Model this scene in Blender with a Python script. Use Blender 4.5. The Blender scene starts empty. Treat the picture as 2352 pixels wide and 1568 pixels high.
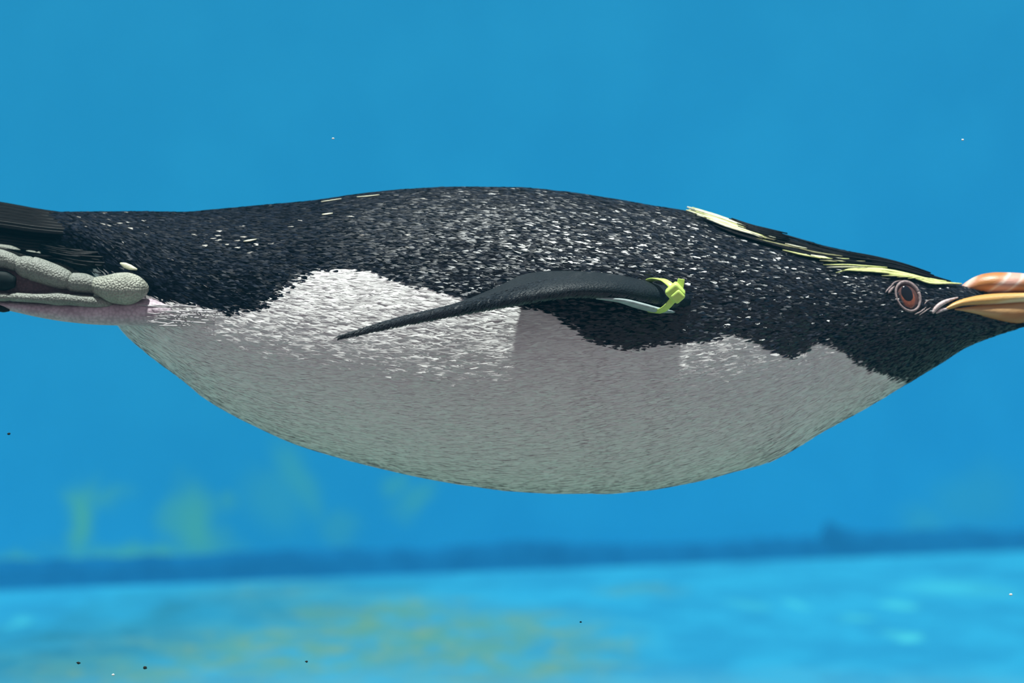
import bpy, math, random
import numpy as np
from mathutils import Vector, Matrix

# ------------------------------------------------------------------ camera, world, light
sc = bpy.context.scene
COL = sc.collection
FW, FH = 2352.0, 1568.0
CAMD = 1.40                      # camera to the penguin's midline, metres
S = 0.60 / FW                    # metres per photo pixel at the midline
rng = np.random.default_rng(7)
random.seed(7)

cam_d = bpy.data.cameras.new('camera')
cam_d.sensor_width = 36.0
cam_d.lens = 36.0 * CAMD / 0.60
cam_d.clip_start = 0.05
cam_d.dof.use_dof = True
cam_d.dof.focus_distance = CAMD - 0.085
cam_d.dof.aperture_fstop = 7.0
cam = bpy.data.objects.new('camera', cam_d)
COL.objects.link(cam)
cam.location = (0, -CAMD, 0)
cam.rotation_euler = (math.pi / 2, 0, 0)
sc.camera = cam

world = bpy.data.worlds.new('world')
sc.world = world
world.use_nodes = True
bg = world.node_tree.nodes['Background']
bg.inputs[0].default_value = (0.385, 0.315, 0.345, 1)
bg.inputs[1].default_value = 0.70

sun_d = bpy.data.lights.new('sun_offscreen', 'SUN')
sun_d.energy = 9.0
sun_d.color = (1.0, 0.99, 0.96)
sun_d.angle = math.radians(3.2)
sun = bpy.data.objects.new('sun_offscreen', sun_d)
COL.objects.link(sun)
sun.location = (0, -0.3, 3)
SUN_DIR = Vector((0.05, 0.15, -1.0))   # travels down and a little away from the viewing window
sun.rotation_euler = SUN_DIR.to_track_quat('-Z', 'Y').to_euler()

sc.cycles.max_bounces = 4
sc.cycles.use_light_tree = False
sc.cycles.diffuse_bounces = 2
sc.cycles.glossy_bounces = 2
sc.cycles.volume_bounces = 0
sc.cycles.sample_clamp_indirect = 6.0
sc.view_settings.view_transform = 'Standard'
sc.view_settings.look = 'None'
sc.view_settings.exposure = 0.0
sc.view_settings.gamma = 1.0
sc.view_settings.use_curve_mapping = False

# ------------------------------------------------------------------ helpers
def P(px, py, d=0.0):
    """photo pixel + depth (metres from the penguin's midline) -> world point"""
    k = (d + CAMD) / CAMD
    return Vector(((px - FW / 2) * S * k, d, -(py - FH / 2) * S * k))

def mkmesh(name, verts, faces, mat, parent=None, smooth=True, colors=None, off=None):
    me = bpy.data.meshes.new(name)
    verts = np.asarray(verts, dtype=float)
    if off is not None:
        verts = verts - np.asarray(off)
    me.from_pydata(verts.tolist(), [], [list(map(int, f)) for f in faces])
    if smooth:
        me.polygons.foreach_set('use_smooth', [True] * len(me.polygons))
    if colors is not None:
        a = me.color_attributes.new('Col', 'FLOAT_COLOR', 'POINT')
        a.data.foreach_set('color', np.asarray(colors, dtype=np.float32).ravel())
    me.materials.append(mat)
    me.update()
    o = bpy.data.objects.new(name, me)
    COL.objects.link(o)
    if parent is not None:
        o.parent = parent
    return o

def fastmesh(name, verts, tris, mat, parent, colors, off, normals=None):
    """many triangles straight from numpy"""
    me = bpy.data.meshes.new(name)
    nv, nt = len(verts), len(tris)
    me.vertices.add(nv)
    me.vertices.foreach_set('co', (verts - off).astype(np.float32).ravel())
    me.loops.add(nt * 3)
    me.loops.foreach_set('vertex_index', tris.astype(np.int32).ravel())
    me.polygons.add(nt)
    me.polygons.foreach_set('loop_start', np.arange(0, nt * 3, 3, dtype=np.int32))
    a = me.color_attributes.new('Col', 'FLOAT_COLOR', 'POINT')
    a.data.foreach_set('color', colors.astype(np.float32).ravel())
    me.polygons.foreach_set('use_smooth', np.ones(nt, dtype=bool))
    me.materials.append(mat)
    me.update(calc_edges=True)
    if normals is not None:
        me.normals_split_custom_set_from_vertices(normals.tolist())
    o = bpy.data.objects.new(name, me)
    COL.objects.link(o)
    o.parent = parent
    return o

def pchip(xs, ys):
    xs = np.asarray(xs, float); ys = np.asarray(ys, float)
    h = np.diff(xs); d = np.diff(ys) / h
    m = np.zeros_like(xs)
    m[0], m[-1] = d[0], d[-1]
    for i in range(1, len(xs) - 1):
        if d[i - 1] * d[i] > 0:
            w1, w2 = 2 * h[i] + h[i - 1], h[i] + 2 * h[i - 1]
            m[i] = (w1 + w2) / (w1 / d[i - 1] + w2 / d[i])
    def f(x):
        x = np.clip(np.asarray(x, float), xs[0], xs[-1])
        i = np.clip(np.searchsorted(xs, x) - 1, 0, len(xs) - 2)
        t = (x - xs[i]) / h[i]
        return ((2*t**3 - 3*t**2 + 1) * ys[i] + (t**3 - 2*t**2 + t) * h[i] * m[i]
                + (-2*t**3 + 3*t**2) * ys[i+1] + (t**3 - t**2) * h[i] * m[i+1])
    return f

def prof(pairs):
    return pchip([p[0] for p in pairs], [p[1] for p in pairs])

# ---- materials
def mat_new(name):
    m = bpy.data.materials.new(name)
    m.use_nodes = True
    nt = m.node_tree
    return m, nt, nt.nodes['Principled BSDF']

def link(nt, a, b):
    nt.links.new(a, b)

def noise(nt, vec, scale, detail=4, rough=0.55, dist=0.0):
    n = nt.nodes.new('ShaderNodeTexNoise')
    n.inputs['Scale'].default_value = scale
    n.inputs['Detail'].default_value = detail
    n.inputs['Roughness'].default_value = rough
    n.inputs['Distortion'].default_value = dist
    if vec is not None:
        link(nt, vec, n.inputs['Vector'])
    return n

def coords(nt, scale=(1, 1, 1), rot=(0, 0, 0)):
    tc = nt.nodes.new('ShaderNodeTexCoord')
    mp = nt.nodes.new('ShaderNodeMapping')
    mp.inputs['Scale'].default_value = scale
    mp.inputs['Rotation'].default_value = rot
    link(nt, tc.outputs['Object'], mp.inputs['Vector'])
    return mp.outputs['Vector']

def ramp(nt, fac, stops):
    r = nt.nodes.new('ShaderNodeValToRGB')
    el = r.color_ramp.elements
    while len(el) < len(stops):
        el.new(0.5)
    for e, (p, c) in zip(el, stops):
        e.position = p
        e.color = (c[0], c[1], c[2], 1)
    link(nt, fac, r.inputs['Fac'])
    return r.outputs['Color']

def maprange(nt, v, a, b, c, d, smooth=True):
    n = nt.nodes.new('ShaderNodeMapRange')
    if smooth:
        n.interpolation_type = 'SMOOTHSTEP'
    for k, x in zip(('From Min', 'From Max', 'To Min', 'To Max'), (a, b, c, d)):
        n.inputs[k].default_value = x
    link(nt, v, n.inputs['Value'])
    return n.outputs['Result']

def math_(nt, op, a, b=None):
    n = nt.nodes.new('ShaderNodeMath')
    n.operation = op
    for i, v in enumerate((a, b)):
        if v is None:
            continue
        if isinstance(v, (int, float)):
            n.inputs[i].default_value = v
        else:
            link(nt, v, n.inputs[i])
    return n.outputs[0]

def mix(nt, fac, a, b, mode='MIX'):
    n = nt.nodes.new('ShaderNodeMix')
    n.data_type = 'RGBA'
    n.blend_type = mode
    for key, v in ((0, fac), (6, a), (7, b)):
        if isinstance(v, (int, float)):
            n.inputs[key].default_value = v
        elif isinstance(v, tuple):
            n.inputs[key].default_value = (v[0], v[1], v[2], 1)
        else:
            link(nt, v, n.inputs[key])
    return n.outputs[2]

def bump(nt, bsdf, height, strength=0.3, dist=0.002):
    b = nt.nodes.new('ShaderNodeBump')
    b.inputs['Strength'].default_value = strength
    b.inputs['Distance'].default_value = dist
    link(nt, height, b.inputs['Height'])
    link(nt, b.outputs['Normal'], bsdf.inputs['Normal'])

def stain(nt, vec, c, r, ang=0.0, soft=0.5):
    """soft ellipse mask centred at c with radii r (in the plane of the two given axes)"""
    mp = nt.nodes.new('ShaderNodeMapping')
    mp.vector_type = 'TEXTURE'
    mp.inputs['Location'].default_value = c
    mp.inputs['Rotation'].default_value = (0, ang, 0) if r[1] > 50 else (0, 0, ang)
    mp.inputs['Scale'].default_value = r
    link(nt, vec, mp.inputs['Vector'])
    ln = nt.nodes.new('ShaderNodeVectorMath')
    ln.operation = 'LENGTH'
    link(nt, mp.outputs['Vector'], ln.inputs[0])
    return maprange(nt, ln.outputs['Value'], 1.0 - soft, 1.0 + soft, 1.0, 0.0)

def wobble(nt, vec, scale, amt):
    n = noise(nt, vec, scale, 3)
    s = nt.nodes.new('ShaderNodeVectorMath'); s.operation = 'SUBTRACT'
    link(nt, n.outputs['Color'], s.inputs[0]); s.inputs[1].default_value = (0.5, 0.5, 0.5)
    k = nt.nodes.new('ShaderNodeVectorMath'); k.operation = 'SCALE'
    link(nt, s.outputs[0], k.inputs[0]); k.inputs['Scale'].default_value = amt
    a = nt.nodes.new('ShaderNodeVectorMath'); a.operation = 'ADD'
    link(nt, vec, a.inputs[0]); link(nt, k.outputs[0], a.inputs[1])
    return a.outputs[0]

# ------------------------------------------------------------------ the tank
FLOOR_Z = -0.40
def on_floor(px, py):
    k = (py - FH / 2) * S / CAMD
    dist = -FLOOR_Z / k
    return Vector(((px - FW / 2) * S / CAMD * dist, dist - CAMD, FLOOR_Z))
WL, WR = on_floor(0, 1352), on_floor(2352, 1262)
WDIR = (WR - WL).normalized()
WNRM = Vector((WDIR.y, -WDIR.x, 0))          # towards the window
def wall_pt(s, z):                            # s metres along the wall from WL
    return WL + WDIR * s + Vector((0, 0, z - FLOOR_Z))
def on_wall(px, py):
    d = Vector(((px - FW / 2) * S / CAMD, 1.0, -(py - FH / 2) * S / CAMD))
    o = Vector((0, -CAMD, 0))
    t = (WL - o).dot(WNRM) / d.dot(WNRM)
    return o + d * t
SURF_Z = 1.05
X0, X1 = -2.3, 2.3
YF = -0.33                                    # plane of the viewing window
def wall_y(x):
    return WL.y + (x - WL.x) * WDIR.y / WDIR.x

def slab(name, pts, z0, z1, mat):
    n = len(pts)
    v = [(p[0], p[1], z0) for p in pts] + [(p[0], p[1], z1) for p in pts]
    f = [list(range(n))[::-1], list(range(n, 2 * n))] + [[i, (i + 1) % n, n + (i + 1) % n, n + i] for i in range(n)]
    o = mkmesh(name, v, f, mat, smooth=False)
    o['kind'] = 'structure'
    return o

# back wall paint with algae stains
m_wall, nt, b = mat_new('wall_paint')
vec = coords(nt)
wv = wobble(nt, vec, 9.0, 0.10)
n1 = noise(nt, vec, 3.5, 5)
base = mix(nt, maprange(nt, n1.outputs['Fac'], 0.35, 0.7, 0, 1), (0.022, 0.45, 0.84), (0.030, 0.50, 0.89))
tot = None
for (px, py, rx, rz, ang, a) in [(195, 1185, 26, 75, 0.25, .9), (240, 1130, 40, 22, 0, .45), (450, 1205, 42, 75, -.3, .8),
        (530, 1165, 22, 22, 0, .4), (330, 1272, 140, 26, .05, .75), (20, 1308, 90, 16, .05, .6), (690, 1110, 26, 80, -.4, .45),
        (925, 1120, 26, 26, 0, .45), (965, 1155, 50, 18, -.6, .45), (790, 1225, 40, 30, 0, .3), (640, 1150, 60, 60, 0, .25), (2120, 1205, 60, 40, 0, .25),
        (2250, 1150, 90, 60, 0, .2)]:
    c = on_wall(px, py)
    k = (c.y + CAMD) / CAMD * S
    m = math_(nt, 'MULTIPLY', stain(nt, wv, (c.x, c.y, c.z), (rx * k * 1.15, 90.0, rz * k * 1.15), ang, .75), a)
    tot = m if tot is None else math_(nt, 'MAXIMUM', tot, m)
base = mix(nt, tot, base, (0.19, 0.68, 0.50))
link(nt, base, b.inputs['Base Color'])
b.inputs['Roughness'].default_value = 0.70
b.inputs['Specular IOR Level'].default_value = 0.15

# floor: blue paint, olive algae, slate dirt, pale spots
m_floor, nt, b = mat_new('floor_paint')
vec = coords(nt)
wv = wobble(nt, vec, 6.0, 0.16)
n1 = noise(nt, coords(nt, (1, .6, 1)), 9.0, 6, .6)
base = mix(nt, maprange(nt, n1.outputs['Fac'], 0.35, 0.65, 0, 1), (0.009, 0.165, 0.32), (0.014, 0.215, 0.38))
n2 = noise(nt, coords(nt, (1, .55, 1)), 15.0, 6, .65, .3)
n3 = noise(nt, coords(nt, (1, .55, 1)), 26.0, 5, .65)
def fl(px, py, rx, ry, ang=0, soft=.7):
    c = on_floor(px, py)
    k = (c.y + CAMD) / CAMD * S
    dy = (on_floor(px, py - ry) - on_floor(px, py + ry)).length / 2
    return stain(nt, wv, (c.x, c.y, c.z), (rx * k, dy, 40.0), ang, soft)
alg = None
for (px, py, rx, ry, a) in [(850, 1420, 230, 50, 1.0), (1050, 1470, 330, 70, .9), (640, 1490, 420, 60, .85), (1180, 1500, 220, 60, .8),
                            (300, 1540, 330, 60, .75), (620, 1360, 130, 25, .45), (1480, 1355, 80, 14, .55), (1430, 1495, 60, 20, .5), (950, 1410, 60, 20, 1)]:
    m = math_(nt, 'MULTIPLY', fl(px, py, rx, ry), a)
    alg = m if alg is None else math_(nt, 'MAXIMUM', alg, m)
alg = math_(nt, 'MULTIPLY', alg, maprange(nt, n2.outputs['Fac'], 0.34, 0.56, 0.15, 1))
base = mix(nt, alg, base, (0.060, 0.175, 0.145))
alg2 = math_(nt, 'MULTIPLY', alg, maprange(nt, n3.outputs['Fac'], 0.48, 0.68, 0, .8))
base = mix(nt, alg2, base, (0.13, 0.20, 0.10))
near = stain(nt, wv, (0.0, 0.15, FLOOR_Z), (1.9, 1.0, 40.0), 0, .5)  # unseen olive patch below the penguin, added to tint the light bounced onto its belly
base = mix(nt, math_(nt, 'MULTIPLY', near, maprange(nt, n2.outputs['Fac'], .3, .6, .5, 1)), base, (0.16, 0.22, 0.15))
drt = None
for (px, py, rx, ry, a) in [(130, 1490, 260, 60, 1.0), (480, 1395, 280, 40, .85), (330, 1440, 200, 40, .85), (680, 1400, 160, 30, .5), (50, 1540, 200, 40, .5), (800, 1345, 260, 18, .5)]:
    m = math_(nt, 'MULTIPLY', fl(px, py, rx, ry), a)
    drt = m if drt is None else math_(nt, 'MAXIMUM', drt, m)
drt = math_(nt, 'MULTIPLY', drt, maprange(nt, n2.outputs['Fac'], 0.30, 0.62, 1, .4))
base = mix(nt, drt, base, (0.010, 0.10, 0.16))
pal = None
for (px, py, rx, ry, a) in [(2065, 1390, 28, 9, .6), (2075, 1462, 34, 11, .75), (1845, 1388, 18, 9, .5), (1948, 1420, 24, 10, .45), (1735, 1388, 30, 10, .3),
                            (2200, 1350, 90, 16, .35), (55, 1430, 26, 14, .4), (1000, 1310, 40, 6, .2)]:
    m = math_(nt, 'MULTIPLY', fl(px, py, rx, ry), a)
    pal = m if pal is None else math_(nt, 'MAXIMUM', pal, m)
base = mix(nt, pal, base, (0.05, 0.37, 0.42))
link(nt, base, b.inputs['Base Color'])
b.inputs['Roughness'].default_value = 0.9
b.inputs['Specular IOR Level'].default_value = 0.1

m_side, nt, b = mat_new('side_wall_paint')
n1 = noise(nt, coords(nt), 3.0, 5)
link(nt, mix(nt, n1.outputs['Fac'], (0.022, 0.40, 0.78), (0.030, 0.45, 0.82)), b.inputs['Base Color'])
b.inputs['Roughness'].default_value = 0.9

yb0, yb1 = wall_y(X0), wall_y(X1)
slab('floor', [(X0 - .1, YF), (X1 + .1, YF), (X1 + .1, yb1 + .2), (X0 - .1, yb0 + .2)], FLOOR_Z - .12, FLOOR_Z, m_floor)
nb = WNRM * -0.12
slab('wall_back', [(X0 - .1, wall_y(X0 - .1)), (X1 + .1, wall_y(X1 + .1)), (X1 + .1 + nb.x, wall_y(X1 + .1) + .12), (X0 - .1 + nb.x, wall_y(X0 - .1) + .12)],
     FLOOR_Z - .05, 1.5, m_wall)
slab('wall_left', [(X0 - .1, YF), (X0, YF), (X0, yb0 + .02), (X0 - .1, yb0 + .02)], FLOOR_Z - .05, 1.5, m_side)
slab('wall_right', [(X1, YF), (X1 + .1, YF), (X1 + .1, yb1 + .02), (X1, yb1 + .02)], FLOOR_Z - .05, 1.5, m_side)

# dark ragged joint strip where the wall meets the floor
m_joint, nt, b = mat_new('joint_strip')
n1 = noise(nt, coords(nt), 14.0, 5)
link(nt, ramp(nt, n1.outputs['Fac'], [(0.3, (0.003, 0.08, 0.23)), (0.7, (0.005, 0.115, 0.30))]), b.inputs['Base Color'])
b.inputs['Roughness'].default_value = 0.9
b.inputs['Specular IOR Level'].default_value = .02
LW = (WR - WL).length
hp = prof([(-1500, .034), (0, .044), (350, .046), (500, .046), (900, .042), (1100, .050), (1300, .040), (1600, .036), (1780, .040), (1812, .030),
           (1830, .066), (1870, .052), (1950, .042), (2150, .045), (2352, .040), (4000, .04)])
vs, fs = [], []
N = 420
r2 = np.random.default_rng(3)
sm = np.convolve(r2.normal(0, 1, N + 9), np.ones(5) / 5, 'valid')
for i in range(N + 1):
    s = -1.35 + i * (LW + 2.6) / N
    px = 2352 * s / LW
    h = float(hp(px)) + 0.004 * sm[i % len(sm)]
    for (o, z) in ((0.0, FLOOR_Z + h), (0.004, FLOOR_Z + h * .96), (0.012, FLOOR_Z + h * .35), (0.026, FLOOR_Z - .002)):
        p = wall_pt(s, z) + WNRM * o
        vs.append((p.x, p.y, p.z))
for i in range(N):
    for j in range(3):
        a = i * 4 + j
        fs.append((a, a + 1, a + 5, a + 4))
jo = mkmesh('trim_1', vs, fs, m_joint, smooth=True)
jo['kind'] = 'structure'

# water: haze filling the tank
m_water = bpy.data.materials.new('water_haze')
m_water.use_nodes = True
nt = m_water.node_tree
nt.nodes.clear()
out = nt.nodes.new('ShaderNodeOutputMaterial')
vsn = nt.nodes.new('ShaderNodeVolumeScatter')
vsn.inputs['Color'].default_value = (0.06, 0.52, 0.84, 1)
vsn.inputs['Density'].default_value = 0.09
vsn.inputs['Anisotropy'].default_value = 0.2
van = nt.nodes.new('ShaderNodeVolumeAbsorption')
van.inputs['Color'].default_value = (0.05, 0.80, 0.93, 1)
van.inputs['Density'].default_value = 0.10
ad = nt.nodes.new('ShaderNodeAddShader')
link(nt, vsn.outputs[0], ad.inputs[0]); link(nt, van.outputs[0], ad.inputs[1])
link(nt, ad.outputs[0], out.inputs['Volume'])
wpts = [(X0 + .001, YF), (X1 - .001, YF), (X1 - .001, wall_y(X1) - .001), (X0 + .001, wall_y(X0) - .001)]
w = slab('water', wpts, FLOOR_Z + .0005, SURF_Z - .02, m_water)
w['kind'] = 'stuff'
w['label'] = 'clear blue water filling the whole tank around the penguin'
w['category'] = 'water'

# rippled water surface above the frame, evenly clear
m_surf = bpy.data.materials.new('rippled_surface')
m_surf.use_nodes = True
nt = m_surf.node_tree
nt.nodes.clear()
out = nt.nodes.new('ShaderNodeOutputMaterial')
tr = nt.nodes.new('ShaderNodeBsdfTransparent')
tr.inputs['Color'].default_value = (0.80, 0.82, 0.82, 1)
link(nt, tr.outputs[0], out.inputs['Surface'])
vs, fs = [], []
NX, NY = 60, 50
for j in range(NY + 1):
    for i in range(NX + 1):
        x = X0 + (X1 - X0) * i / NX
        y = YF + (wall_y(x) - YF) * j / NY
        vs.append((x, y, SURF_Z + .012 * math.sin(7 * x + 3 * y) + .009 * math.sin(11 * y - 4 * x + 1)))
for j in range(NY):
    for i in range(NX):
        a = j * (NX + 1) + i
        fs.append((a, a + 1, a + NX + 2, a + NX + 1))
ws = mkmesh('water_surface', vs, fs, m_surf)
ws['kind'] = 'structure'
ws['label'] = 'rippled water surface lying across the top of the tank'
ws['category'] = 'water surface'

# ------------------------------------------------------------------ penguin body surface
top_f = prof([(100, 492), (150, 488), (300, 487), (420, 488), (500, 482), (600, 473), (720, 462), (850, 444), (950, 435), (1050, 431), (1180, 432),
              (1290, 441), (1400, 457), (1500, 474), (1580, 487), (1680, 511), (1800, 540), (1900, 567), (2000, 589), (2080, 611), (2150, 636),
              (2210, 656), (2262, 670), (2280, 700), (2300, 722), (2340, 738), (2372, 747)])
bot_f = prof([(100, 588), (180, 622), (230, 672), (270, 737), (310, 784), (360, 826), (420, 871), (500, 930), (600, 983), (700, 1025), (800, 1055),
              (900, 1080), (1000, 1101), (1100, 1117), (1200, 1128), (1300, 1132), (1400, 1131), (1500, 1122), (1600, 1104), (1700, 1078), (1780, 1052),
              (1900, 985), (2000, 930), (2090, 876), (2160, 834), (2220, 797), (2300, 766), (2330, 757), (2352, 751), (2372, 749)])
wid_f = prof([(100, 50), (200, 110), (300, 165), (400, 205), (550, 250), (800, 290), (1100, 305), (1350, 295), (1500, 270), (1650, 230), (1800, 182),
              (1900, 150), (2000, 123), (2085, 100), (2150, 79), (2200, 61), (2240, 43), (2262, 35), (2300, 26), (2340, 17), (2372, 3)])
eqv_f = prof([(100, 535), (200, 560), (300, 620), (420, 690), (600, 745), (900, 780), (1200, 790), (1500, 785), (1700, 768), (1900, 745), (2085, 725),
              (2200, 715), (2262, 718), (2300, 740), (2372, 748)])

def body_xyz(px, th):
    """px along the body, th angle from the top; -y is the side towards the window"""
    px = np.asarray(px, float); th = np.asarray(th, float)
    zt, zb, we, ze = top_f(px), bot_f(px), wid_f(px), eqv_f(px)
    c = np.cos(th)
    a = np.where(c > 0, ze - zt, zb - ze)
    py = ze - a * c
    return np.stack([(px - FW / 2) * S, -we * S * np.sin(th), -(py - FH / 2) * S], -1)

def body_nrm(px, th):
    e = 1.0
    t = body_xyz(px + e, th) - body_xyz(px - e, th)
    u = body_xyz(px, th + .01) - body_xyz(px, th - .01)
    n = np.cross(t, u)
    ln = np.linalg.norm(n, axis=-1, keepdims=True)
    n = n / np.maximum(ln, 1e-12)
    c = body_xyz(px, th) - np.stack([(np.asarray(px, float) - FW / 2) * S, np.zeros_like(np.asarray(px, float)), -(eqv_f(px) - FH / 2) * S], -1)
    s = np.sign((n * c).sum(-1, keepdims=True)); s[s == 0] = 1
    return n * s

def implicit(p):
    p = np.asarray(p, float)
    px = p[..., 0] / S + FW / 2
    zt, zb, we, ze = top_f(px), bot_f(px), wid_f(px), eqv_f(px)
    py = FH / 2 - p[..., 2] / S
    a = np.where(py < ze, ze - zt, zb - ze)
    return (p[..., 1] / (we * S)) ** 2 + ((py - ze) / np.maximum(a, 1)) ** 2 - 1

MARCH = np.linspace(-0.11, 0.0, 331)
def on_body(px, py):
    """near-side point of the plumage seen at this pixel, with its outward normal"""
    k = (MARCH + CAMD) / CAMD
    q = np.stack([(px - FW / 2) * S * k, MARCH, -(py - FH / 2) * S * k], -1)
    v = implicit(q)
    hit = np.nonzero(v <= 0)[0]
    p = q[hit[0]] if len(hit) else q[np.argmin(v)]
    e = 4e-4
    E = np.eye(3) * e
    g = implicit(p + E) - implicit(p - E)
    return Vector(p), Vector(g).normalized()

# ---- plumage pattern
edge_f = prof([(80, 640), (300, 650), (340, 682), (400, 702), (460, 710), (540, 724), (620, 714), (650, 692), (690, 660), (740, 629), (780, 620), (860, 621),
               (900, 636), (960, 656), (1040, 676), (1100, 690), (1190, 704), (1260, 714), (1320, 746), (1360, 780), (1420, 797), (1480, 804), (1540, 791),
               (1600, 785), (1650, 781), (1700, 769), (1740, 782), (1790, 806), (1830, 820), (1870, 800), (1885, 786), (1930, 800), (1980, 834), (2040, 860),
               (2090, 876), (2130, 960), (2400, 1000)])
def gauss(x, y, cx, cy, sx, sy):
    return np.exp(-0.5 * (((x - cx) / sx) ** 2 + ((y - cy) / sy) ** 2))

def pattern(pts, jit, r):
    """plumage colour of points; jit = ragged edge in px, r = random source"""
    y = -np.abs(pts[:, 1])
    k = CAMD / (y + CAMD)
    px = pts[:, 0] / S * k + FW / 2
    py = FH / 2 - pts[:, 2] / S * k
    n = len(pts)
    dark = (py + r.normal(0, 1, n) * jit) < edge_f(px + r.normal(0, 1, n) * jit)
    v = r.random(n)[:, None]
    dk = np.array([0.0055, 0.0090, 0.0170]) * (0.5 + 1.0 * v) + np.array([0.008, 0.007, 0.004]) * (r.random(n)[:, None] > .93)
    fleck = (r.random(n) < .0018 * (px < 1000) + .05 * gauss(px, py, 285, 512, 50, 16) + .03 * gauss(px, py, 560, 560, 50, 14))
    dk = np.where(fleck[:, None], np.array([0.62, 0.60, 0.55]) * (.5 + .5 * v), dk)
    wh = np.array([0.85, 0.85, 0.83]) * (0.90 + .14 * v)
    c = np.where(dark[:, None], dk, wh)
    # gloss of the feathers: worn and matt on the rump, fresh and glossy on shoulders, neck and head
    gl = np.clip((px - 750) / 600, 0, 1) * dark
    return np.concatenate([c, gl[:, None]], 1), dark, px, py

# ---- penguin root
ROOT = Vector((0.0, 0.0, -(1132 - FH / 2) * S))
peng = bpy.data.objects.new('penguin', None)
peng.empty_display_size = 0.05
COL.objects.link(peng)
peng.location = ROOT
peng['label'] = 'black and white crested penguin gliding underwater with its flipper swept back'
peng['category'] = 'penguin'
OFF = np.array(ROOT)

# ---- plumage materials
def plumage_mat(name, rough, spec, bstr, rough_gloss, spec_gloss):
    m, nt, b = mat_new(name)
    a = nt.nodes.new('ShaderNodeAttribute')
    a.attribute_name = 'Col'
    link(nt, a.outputs['Color'], b.inputs['Base Color'])
    link(nt, maprange(nt, a.outputs['Alpha'], 0, 1, rough, rough_gloss, False), b.inputs['Roughness'])
    link(nt, maprange(nt, a.outputs['Alpha'], 0, 1, spec, spec_gloss, False), b.inputs['Specular IOR Level'])
    v = coords(nt, (260, 1600, 1600))
    n = noise(nt, v, 1.0, 3, .6)
    bump(nt, b, n.outputs['Fac'], bstr, .0008)
    return m
m_skin = plumage_mat('plumage_down', .8, .08, .2, .8, .08)
m_feath = plumage_mat('plumage_feather', .5, .07, .1, .33, .60)

NT, NA = 460, 128
uu = np.linspace(0, 1, NT)
pxs = 100 + (2372 - 100) * uu
TH = np.linspace(0, 2 * np.pi, NA, endpoint=False)
G = body_xyz(np.repeat(pxs, NA), np.tile(TH, NT))
cols, *_ = pattern(G, 3.0, np.random.default_rng(1))
faces = []
for i in range(NT - 1):
    for j in range(NA):
        a, b_ = i * NA + j, i * NA + (j + 1) % NA
        faces.append((a, b_, b_ + NA, a + NA))
faces.append(list(range(NA)))
faces.append([(NT - 1) * NA + j for j in range(NA)][::-1])
body = mkmesh('body', G, faces, m_skin, peng, True, cols, OFF)
body['label'] = 'dark slate back and head, white belly'

# ---- plumage: short overlapping feathers, far too many to count
def make_feathers(n, seed):
    r = np.random.default_rng(seed)
    px = 112 + (2345 - 112) * r.random(n * 3)
    th = 2 * np.pi * r.random(n * 3)
    e = 1.0
    t = (body_xyz(px + e, th) - body_xyz(px - e, th)) / (2 * e)
    u = (body_xyz(px, th + .01) - body_xyz(px, th - .01)) / .02
    area = np.linalg.norm(np.cross(t, u), axis=1)
    keep = r.random(n * 3) < area / np.percentile(area, 99.5)
    px, th = px[keep][:n], th[keep][:n]
    n = len(px)
    p = body_xyz(px, th)
    nr = body_nrm(px, th)
    t = body_xyz(px + 1, th) - body_xyz(px - 1, th)
    d = -t / np.linalg.norm(t, axis=1, keepdims=True)
    d = d - nr * (d * nr).sum(1, keepdims=True)
    d /= np.linalg.norm(d, axis=1, keepdims=True)
    s = np.cross(nr, d)
    yaw = r.normal(0, .10, n)[:, None]
    d2 = d * np.cos(yaw) + s * np.sin(yaw)
    s2 = np.cross(nr, d2)
    col, dark, qx, qy = pattern(p, 2.5, r)
    L = np.where(dark, r.uniform(17, 30, n), r.uniform(30, 56, n))
    L = np.where(qx > 1880, L * .72, L)
    L = (L * S)[:, None]
    W = np.where(dark, r.uniform(1.7, 3.0, n), r.uniform(2.2, 3.6, n))
    W = np.where(qx > 1880, W * .62, W)
    W = (W * S)[:, None]
    lift = np.where(dark, r.uniform(.0002, .0006, n), r.uniform(.0001, .0003, n))
    lift = np.where(qx > 1880, lift * .7, lift)[:, None]
    roll = (r.normal(0, .00010, n))[:, None]
    A = p - s2 * W * .6 - nr * .0002
    B = p + s2 * W * .6 - nr * .0002
    C = p + d2 * L * .55 - s2 * W + nr * (lift * .75 + roll)
    D = p + d2 * L * .55 + s2 * W + nr * (lift * .75 - roll)
    T = p + d2 * L + nr * lift
    V = np.stack([A, B, C, D, T], 1).reshape(-1, 3)
    o = (np.arange(n) * 5)[:, None]
    tri = np.concatenate([o + [0, 3, 1], o + [0, 2, 3], o + [2, 4, 3]], 1).reshape(-1, 3)
    cc = np.repeat(col[:, None, :], 5, 1)
    k = np.where(dark, 1.0, .55)[:, None]
    nn = nr + d2 * r.normal(0, .20, (n, 1)) * k + s2 * r.normal(0, .32, (n, 1)) * k
    nn /= np.linalg.norm(nn, axis=1, keepdims=True)
    return V, tri, cc.reshape(-1, 4), np.repeat(nn[:, None], 5, 1).reshape(-1, 3)
V, tri, cc, nn = make_feathers(170000, 11)
pl = fastmesh('plumage', V, tri, m_feath, peng, cc, OFF, nn)
pl['kind'] = 'stuff'
pl['label'] = 'short overlapping feathers'

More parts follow.
